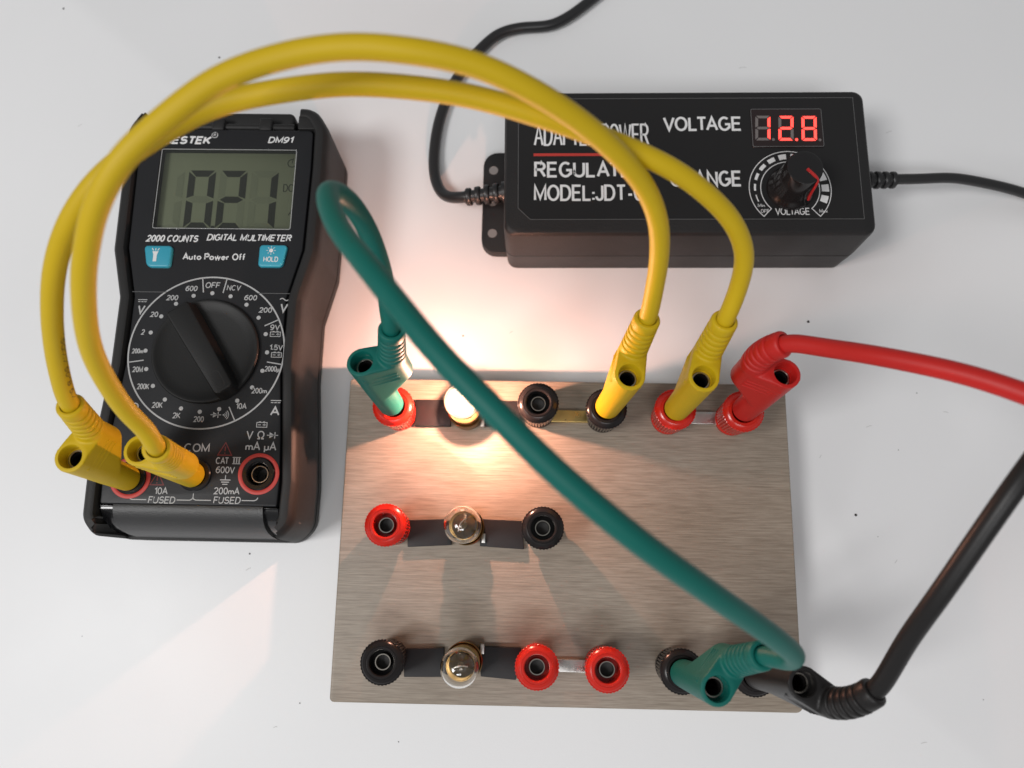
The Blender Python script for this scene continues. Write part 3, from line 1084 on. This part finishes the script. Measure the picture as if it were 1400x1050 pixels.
# buttons
for x0, x1, y0, y1, lf in ((-94.5, -87.5, 68.2, 73.8, 1), (-66.1, -59.2, 68.6, 74.3, 0)):
    q = [(x0 + (1.2 if lf else 0), y0), (x1 - (0 if lf else .9), y0), (x1, y1), (x0, y1)]
    b = part('button', prism(rpoly(q, [1.6, .9, .9, .8] if lf else [.9, 1.2, .8, .9], 5), 22, 24.1, .5, 0, 4), M['cyan'], mt)
    if lf:
        cx, cy = -91.4, 71.3
        ic = [poly([(cx - .75, cy + .9), (cx + .75, cy + .9), (cx + .45, cy + .1), (cx + .42, cy - 1.7), (cx - .42, cy - 1.7), (cx - .45, cy + .1)][::-1], 24.14)]
        for a in (-1, 0, 1):
            ic.append(stroke([(cx + a * .5, cy + 1.1), (cx + a * .9, cy + 1.7)], .2, 24.14))
        part('torch_icon', join(*ic), M['print_w'], b, 0)
    else:
        pt('HOLD', -63.0, 70.5, 3.6, 1.35, 'print_w', 0, .012, True, b, 24.14)
        ic = [disc(-63.1, 72.75, .5, 24.14)]
        for k in range(8):
            a = k * PI / 4
            ic.append(stroke([(-63.1 + .75 * math.cos(a), 72.75 + .75 * math.sin(a)), (-63.1 + 1.1 * math.cos(a), 72.75 + 1.1 * math.sin(a))], .16, 24.14))
        part('backlight_icon', join(*ic), M['print_w'], b, 0)

# dial scale
DX, DY = -76.75, 47.4
part('scale_ring', stroke(arc(DX, DY, 18.6, 0, 360, 120)[:-1], .36, Z, True), M['print'], panel, 0)
for gx0, gx1 in ((-96.3, -87.8), (-65.6, -57.6)):
    part('groove_line', stroke([(gx0, 62.1), (gx1, 62.1)], .16, Z), M['print_dim'], panel, 0)
for k in range(20):
    a = math.radians(90 - 18 * k)
    part('scale_dot', disc(DX + 14.55 * math.cos(a), DY + 14.55 * math.sin(a), .5, Z), M['print'], panel, 0)
for a, s in ((98.5, 0), (80, 0), (26, 0), (-9, 0), (-63, 0), (189, 0)):
    a = math.radians(a)
    part('scale_divider', stroke([(DX + 14.9 * math.cos(a), DY + 14.9 * math.sin(a)), (DX + 18.5 * math.cos(a), DY + 18.5 * math.sin(a))], .26, Z), M['print'], panel, 0)
for s, x, y, wd, h, sh, wg in [
        ('600', -82.0, 63.1, 2.9, 1.35, .12, .02), ('OFF', -76.9, 64.0, 3.6, 1.5, .12, .015), ('NCV', -71.7, 63.4, 3.4, 1.35, .12, .01),
        ('600', -67.4, 60.95, 3.1, 1.35, .12, .02), ('200', -63.5, 57.9, 3.1, 1.35, .1, .02), ('9V', -60.8, 53.6, 2.3, 1.4, 0, .015),
        ('1.5V', -60.1, 48.65, 3.2, 1.35, 0, .015), ('2000µ', -60.65, 43.4, 3.5, 1.35, 0, .015), ('200m', -63.2, 38.1, 3.6, 1.35, 0, .012),
        ('10A', -67.1, 34.35, 2.5, 1.4, 0, .012), ('200', -76.8, 31.1, 2.4, 1.4, 0, .015), ('2K', -82.1, 31.9, 1.8, 1.4, 0, .012),
        ('20K', -86.9, 34.3, 2.5, 1.4, 0, .012), ('200K', -90.8, 38.7, 2.9, 1.4, 0, .015), ('20M', -92.6, 42.8, 2.5, 1.4, 0, .015),
        ('200m', -93.15, 47.3, 2.7, 1.25, 0, .02), ('2', -92.5, 52.0, .8, 1.35, .1, .015), ('20', -90.3, 56.45, 1.85, 1.35, .1, .02),
        ('200', -86.4, 60.7, 2.8, 1.35, .12, .02), ('V', -93.7, 57.6, 1.8, 2.3, .1, .02), ('V', -59.2, 58.5, 1.9, 2.3, .1, .02),
        ('A', -59.1, 33.3, 2.2, 2.2, 0, .02), ('Ω', -92.2, 33.8, 2.0, 2.0, 0, .01),
        ('V', -64.5, 27.6, 1.6, 2.0, 0, .005), ('Ω', -61.9, 27.6, 1.8, 2.0, 0, .005), ('mA µA', -61.65, 25.0, 7.2, 2.0, 0, .005),
        ('COM', -76.5, 24.4, 5.9, 2.0, 0, .01), ('CAT', -70.3, 21.5, 3.0, 1.55, 0, .0), ('600V', -69.4, 19.4, 4.4, 1.55, 0, .005),
        ('10A', -83.7, 14.35, 3.1, 1.6, 0, .005), ('200mA', -68.6, 14.6, 5.9, 1.6, 0, .005), ('FUSED', -83.4, 12.3, 6.2, 1.6, .12, .005),
        ('FUSED', -68.4, 12.5, 6.2, 1.6, .12, .005)]:
    pt(s, x, y, wd, h, 'print', sh, wg)


def sym(name, *g, m='print'):
    return part(name, join(*g), M[m], panel, 0)


def dashes(x, y, wd):
    return [stroke([(x - wd / 2, y + .5), (x + wd / 2, y + .5)], .2, Z)] + \
        [stroke([(x - wd / 2 + k * wd / 3 + .05, y), (x - wd / 2 + k * wd / 3 + wd / 3 - .12, y)], .18, Z) for k in range(3)]


sym('direct_current_sign', *dashes(-93.5, 59.6, 2.2))
sym('direct_current_sign', *dashes(-59.1, 35.3, 2.4))
sym('alternating_sign', stroke([(-60.2 + .1 * k, 60.6 + .28 * math.sin(k * .3)) for k in range(22)], .22, Z))


def battery(x, y, wd=2.4, h=1.1):
    return [stroke([(x - wd / 2, y - h / 2), (x + wd / 2, y - h / 2), (x + wd / 2, y + h / 2), (x - wd / 2, y + h / 2)], .16, Z, True),
            stroke([(x - wd * .3, y + h / 2 + .15), (x - wd * .1, y + h / 2 + .15)], .18, Z), stroke([(x + wd * .1, y + h / 2 + .15), (x + wd * .3, y + h / 2 + .15)], .18, Z),
            stroke([(x - .9, y), (x - .25, y)], .16, Z), stroke([(x + .2, y), (x + .95, y)], .16, Z), stroke([(x + .58, y - .3), (x + .58, y + .3)], .16, Z)]


sym('battery_icon', *battery(-60.6, 51.9))
sym('battery_icon', *battery(-59.9, 46.8))
sym('battery_icon', *battery(-61.9, 30.0))


def diode(x, y, k=1.0):
    return [stroke([(x - 1.3 * k, y), (x + 1.3 * k, y)], .18, Z), poly([(x - .7 * k, y + .7 * k), (x - .7 * k, y - .7 * k), (x + .5 * k, y)], Z),
            stroke([(x + .55 * k, y - .75 * k), (x + .55 * k, y + .75 * k)], .2, Z)]


sym('diode_icon', *diode(-72.9, 32.2, .95))
sym('diode_icon', *diode(-59.2, 27.6, 1.0))
sym('buzzer_icon', disc(-71.1, 32.2, .18, Z), *[stroke(arc(-71.2, 32.2, .5 + .4 * k, -50, 50, 8), .14, Z) for k in range(3)])
sym('roman_three', *[stroke([(-67.6 + k * .6, 20.85), (-67.6 + k * .6, 22.3)], .28, Z) for k in range(3)],
    stroke([(-67.95, 22.3), (-66.05, 22.3)], .18, Z), stroke([(-67.95, 20.85), (-66.05, 20.85)], .18, Z))
sym('earth_icon', stroke([(-69.2, 18.2), (-69.2, 17.2)], .18, Z), stroke([(-70.4, 17.1), (-68.0, 17.1)], .2, Z),
    stroke([(-70.1, 16.6), (-68.3, 16.6)], .2, Z), stroke([(-69.8, 16.1), (-68.6, 16.1)], .2, Z))
for x, y in ((-69.9, 24.1), (-84.9, 17.0)):
    sym('warning_triangle', stroke([(x - 1.6, y - 1.3), (x + 1.6, y - 1.3), (x, y + 1.6)], .22, Z, True),
        stroke([(x, y + .7), (x, y - .4)], .26, Z), disc(x, y - .85, .16, Z, 10), m='print_dred')
sym('fuse_bracket', stroke([(-91.0, 13.0), (-90.7, 12.5), (-90.2, 12.3), (-86.9, 12.3)], .2, Z),
    stroke([(-79.9, 12.35), (-76.9, 12.35), (-76.4, 12.6), (-76.2, 13.1), (-76.2, 13.9)], .2, Z),
    stroke([(-76.2, 13.1), (-76.0, 12.6), (-75.5, 12.4), (-72.0, 12.4)], .2, Z),
    stroke([(-65.0, 12.5), (-62.1, 12.5), (-61.6, 12.7), (-61.3, 13.2)], .2, Z))
# jacks
for x, y, ring in JACKS:
    j = part('jack', lathe([(3.75, 23.0), (3.75, 23.7), (3.55, 23.95), (2.75, 23.95), (2.6, 23.7), (2.6, 17.0), (.3, 16.9)], 48, (x, y), cap0=False), M['gloss_black'], mt)
    if ring:
        part('red_ring', lathe([(3.8, 23.2), (3.8, 23.36), (4.0, 23.44), (4.55, 23.44), (4.75, 23.36), (4.75, 23.2)], 56, (x, y), close=False), M['print_red'], j)
    part('contact_tube', lathe([(1.75, 17.2), (2.02, 17.2), (2.02, 22.3), (1.95, 22.45), (1.78, 22.45), (1.72, 22.3), (1.72, 17.2)], 40, (x, y), close=False), M['gloss_black'] if not ring else M['nickel'], j)
    part('bore', lathe([(1.71, 19.5), (1.71, 18.5), (.2, 18.4)], 24, (x, y), close=False), M['hole'], j)
# rotary dial
KR = 12.75
dial = part('rotary_dial', lathe([(KR, 23.1), (KR, 24.0), (KR - .25, 24.35), (KR - .7, 24.4), (KR - 1.1, 24.2), (KR - 3.2, 23.75), (2, 23.7)], 96, (DX, DY)), M['knob'], mt)
da = math.radians(124)
ca, sa = math.cos(da), math.sin(da)


def drot(g):
    return [(DX + x * ca - y * sa, DY + x * sa + y * ca, z) for x, y, z in g[0]], g[1]


bar = rpoly([(-12.3, -2.4), (11.9, -3.0), (11.9, 3.0), (-12.3, 2.4)], [1.2, .8, .8, 1.2], 5)
bl = []
for ins, z in ((-.7, 23.6), (-.2, 25.2), (0, 26.6), (.1, 26.95), (.3, 27.2), (.6, 27.28)):
    bl.append([(x, y, z) for x, y in inset(bar, ins)])
part('grip_bar', drot(loft(bl)), M['knob'], dial, 30)
part('pointer_groove', drot(stroke(rpoly(rect(-11.3, -7.0, -.95, .95), .9, 5), .22, 27.31, True)), M['hole'], dial, 0)
# bottom end of the inner case: satin rounded bar between two glossy slots
prof = [(11.2, 2.0), (11.2, 23.15), (10.6, 23.3), (9.4, 23.0), (8.0, 22.2), (6.6, 20.6), (5.5, 18.2), (4.7, 14.5), (4.2, 10), (3.9, 5), (3.9, 2.0)]
NB = 17
bl = [[(MX - 17.2 + 34.4 * i / (NB - 1), y, z) for y, z in prof] for i in range(NB)]
part('bottom_bar', loft(bl), M['bottom_bar'], mt, 40)
for s in (-1, 1):
    sp = [(11.0, 2.0), (11.0, 22.2), (10.2, 22.3), (8.8, 21.4), (7.2, 19.6), (6.0, 17), (5.2, 13.6), (4.8, 9), (4.6, 2.0)]
    g = loft([[(MX + s * (17.25 + 3.2 * t), y, z) for y, z in sp] for t in (0, .5, 1)])
    part('glossy_slot', g, M['gloss_black'], mt, 40)
    part('slot_edge', box(MX + s * 18.9 - 1.5, MX + s * 18.9 + 1.5, 10.75, 11.0, 22.3, 22.9, .08, .08), M['gloss_black'], mt)
# tilt stand and hinge at the top end
part('tilt_stand', box(MX - 21.5, MX + 15.6, 108.6, 112.6, 4, 19.6, 1.6, .8, n=5), M['holster'], mt)
part('hinge_bar', orient(lathe([(.85, 0), (.95, .2), (.95, 37), (.85, 37.3)], 20), (MX - 21, 107.4, 21.0), (1, 0, 0)), M['holster'], mt)
for x in (-91.5, -80.2, -68.0):
    part('hinge_clip', box(x - 1.6, x + 1.6, 105.9, 109.4, 17.5, 22.6, .4, .4), M['holster'], mt)
    part('clip_recess', stroke([(x - 2.4, 105.6), (x - 2.4, 104.6), (x + 2.4, 104.6), (x + 2.4, 105.6)], .14, Z), M['hole'], panel, 0)

# ------------------------------------------------------------------ adjustable power adapter
PX, PY, PA_ = 38.35, 98.16, 0.0134
ps = thing('power_adapter', 'black adjustable power adapter showing 12.8 in red digits', 'power adapter', (PX, PY, 0), PA_, local=True)
cA, sA = math.cos(-PA_), math.sin(-PA_)


def L_(x, y):
    x -= PX
    y -= PY
    return x * cA - y * sA, x * sA + y * cA


def ring_loop(hx, hy, z, r=2.6):
    return [(x, y, z) for x, y in rpoly(rect(-hx, hx, -hy, hy), r, 6)]


low = [ring_loop(44.2, 19.0, 0), ring_loop(44.9, 19.6, .5), ring_loop(45.3, 19.9, 9.6), ring_loop(44.9, 19.5, 9.85)]
upp = [ring_loop(44.9, 19.5, 9.86), ring_loop(45.3, 19.9, 10.1), ring_loop(45.35, 19.5, 21.6), ring_loop(45.2, 19.35, 22.3), ring_loop(44.8, 18.95, 22.8), ring_loop(44.2, 18.35, 23.0)]
part('lower_case', loft(low), M['case'], ps, 30)
upc = part('upper_case', loft(upp), M['case'], ps, 30)
ZL = 23.05
lx0, ly0 = L_(-3.3, 82.0)
lx1, ly1 = L_(80.5, 116.0)
lab = [(lx0 + 3, ly0), (lx1, ly0), (lx1, ly1), (lx0 + 3, ly1), (lx0, ly1 - 3), (lx0, ly0 + 3)]
label = part('label_film', poly(lab, ZL - .02), M['label'], ps, 0)
part('label_border', stroke(lab, .14, ZL + .01, True), M['print_dim'], label, 0)


def ptl(s, x, y, wd, h, m='print_w', weight=.015, center=False, sx=0.0):
    X, Y = L_(x, y)
    return part('lettering', text_geo(s, X, Y, wd, h, ZL + .02, sx, weight, center), M[m], label, 0)


ptl('ADAPTER POWER', .3, 101.8, 28.9, 6.1, weight=-.018)
ptl('REGULATED', .5, 93.2, 27.5, 4.3)
ptl('MODEL:JDT-03', .5, 86.9, 29.6, 4.4, weight=.008)
ptl('VOLTAGE', 32.7, 106.2, 19.7, 4.0)
ptl('CHANGE', 34.1, 91.1, 17.7, 4.3)
X, Y = L_(.3, 99.4)
part('red_rule', stroke([(X, Y), (X + 26.5, Y)], .75, ZL + .02), M['print_red'], label, 0)
# LED voltmeter
x0, y0 = L_(54.7, 101.9)
x1, y1 = L_(72.4, 112.75)
win = part('led_window', box(x0, x1, y0, y1, 22.6, 23.3, .5, .12), M['led_win'], ps)
part('window_edge', stroke(rpoly(rect(x0 + .15, x1 - .15, y0 + .15, y1 - .15), .4, 3), .16, 23.32, True), M['print_dim'], win, 0)
lon, loff = [], []
for k, lit in enumerate(('bc', 'abged', 'abcdefg')):
    xa, ya = L_(55.45 + 5.75 * k, 103.7)
    sg = seg7(xa, xa + 3.75, ya, ya + 6.8, .72, .12)
    for q, p in sg.items():
        # slight slant of the figures
        p = [(x + (y - ya) * .06, y) for x, y in p]
        (lon if q in lit else loff).append(poly(p, 23.36))
    (lon if k == 1 else loff).append(disc(xa + 4.5, ya + .25, .38, 23.36))
part('lit_segments', join(*lon), M['led_on'], win, 0)
part('unlit_segments', join(*loff), M['led_off'], win, 0)
# voltage knob with printed scale
kx, ky = L_(63.45, 90.9)
gs = []
ol = arc(kx, ky, 10.0, -47, 227, 70)
il = arc(kx, ky, 7.2, 227, -47, 60)
gs.append(stroke(ol + il, .2, ZL + .02, True))
for k in range(12):
    a = 197 - k * 19.6
    th = .28 + 1.5 * min(1, k / 7)
    pts_ = arc(kx, ky, 8.6 + th / 2, a + 6.2, a - 6.2, 5) + arc(kx, ky, 8.6 - th / 2, a - 6.2, a + 6.2, 5)
    gs.append(poly(pts_[::-1], ZL + .02))
part('knob_scale', join(*gs), M['print_w'], label, 0)
ptl('VOLTAGE', 59.5, 83.9, 8.4, 1.85, weight=.0)
ptl('Min', 56.2, 86.4, 1.7, .9, weight=.0, center=True)
ptl('OFF', 57.0, 84.9, 2.0, .95, weight=.0, center=True)
ptl('Max', 71.2, 85.1, 2.0, .9, weight=.0, center=True)
kb = part('voltage_knob', lathe([(5.8, 23.06), (5.8, 23.7), (5.6, 24.3), (5.1, 25.1), (4.8, 26.4), (4.6, 29), (4.3, 33.5), (4.15, 33.9), (3.8, 34.1), (2.6, 34.05), (.5, 34.0)], 64, (kx, ky)), M['knob_gloss'], ps)
pa = math.radians(-48)
tp = [(kx + r * math.cos(pa), ky + r * math.sin(pa), z) for r, z in ((.6, 34.0), (2.6, 34.08), (3.9, 34.08), (4.25, 33.8), (4.5, 31), (4.72, 28), (4.85, 26.4), (5.15, 25.2))]
part('pointer_mark', tube(tp, .42, 8, .4), M['knob_red'], kb)
# mounting ear with screw holes
ear = rpoly([L_(-13.4, 80.9), L_(-4, 80.9), L_(-4, 110.4), L_(-13.4, 110.4)], [4.0, .2, .2, 4.0], 6)
e = part('mounting_ear', prism(ear, 1.2, 4.0, .3), M['case'], ps)
for hx, hy in ((-10.6, 105), (-10.6, 95.7), (-10.5, 86.5)):
    X, Y = L_(hx, hy)
    part('screw_hole', lathe([(1.25, 4.02), (1.15, 4.08), (.9, 3.9), (.2, 3.85)], 24, (X, Y)), M['dull_grey'], e)
# cords with ribbed strain reliefs


def strain(p, d, n, r0, r1, pitch, root_r):
    pr = [(root_r, -.3), (root_r, 1.0)]
    z = 1.0
    for k in range(n):
        r = r0 + (r1 - r0) * k / max(1, n - 1)
        pr += [(r * .72, z + .05), (r * .72, z + pitch * .38), (r * .95, z + pitch * .42), (r, z + pitch * .5), (r, z + pitch * .85), (r * .95, z + pitch * .95)]
        z += pitch
    pr += [(r1 * .72, z), (r1 * .72, z + .3), (.6, z + .35)]
    return orient(lathe(pr, 32), p, d), z


X, Y = L_(84.0, 99.0)
g, zl = strain((X - .5, Y, 12.0), (1, .015, -.03), 5, 2.35, 2.2, 2.05, 2.2)
part('strain_relief', g, M['cord'], ps)
F_ = [(84, 99.1, 12), (95, 99.5, 11.8), (99.69, 99.7, 11.6), (103.79, 100.05, 11.3), (109.94, 100.74, 10.5), (120.79, 100.44, 8), (132.04, 99.3, 5), (146.84, 94.83, 2.2), (163.41, 85.21, 1.5), (180.25, 71.04, 1.4), (205, 45, 1.4), (240, 20, 1.4)]
part('output_cord', tube([(*L_(x, y), z) for x, y, z in F_], 1.35, 18), M['cord'], ps, 60)
X, Y = L_(-6.6, 94.9)
g, zl = strain((X, Y, 11.4), (-1, -.04, -.18), 4, 2.7, 2.35, 2.5, 2.9)
part('strain_relief', g, M['cord'], ps)
M_ = [(-6, 94.9, 11.4), (-13, 94.7, 10.3), (-17.2, 94.6, 9.3), (-20.6, 95, 7.4), (-24.2, 97.25, 4.6), (-26.81, 103.03, 2.6), (-27.54, 108.94, 1.8), (-27.08, 117.78, 1.6), (-25.61, 125.12, 1.55), (-22.09, 134.69, 1.55),
      (-16.06, 143.72, 1.55), (-10.28, 149.52, 1.55), (-4.37, 151.49, 1.55), (4.76, 152.27, 1.55), (9.62, 154.97, 1.55), (17.08, 161.37, 1.55), (27.66, 170.84, 1.55), (42.93, 179.72, 1.55), (75, 190, 1.55), (120, 205, 1.55)]
part('mains_cord', tube([(*L_(x, y), z) for x, y, z in M_], 1.53, 18), M['cord'], ps, 60)
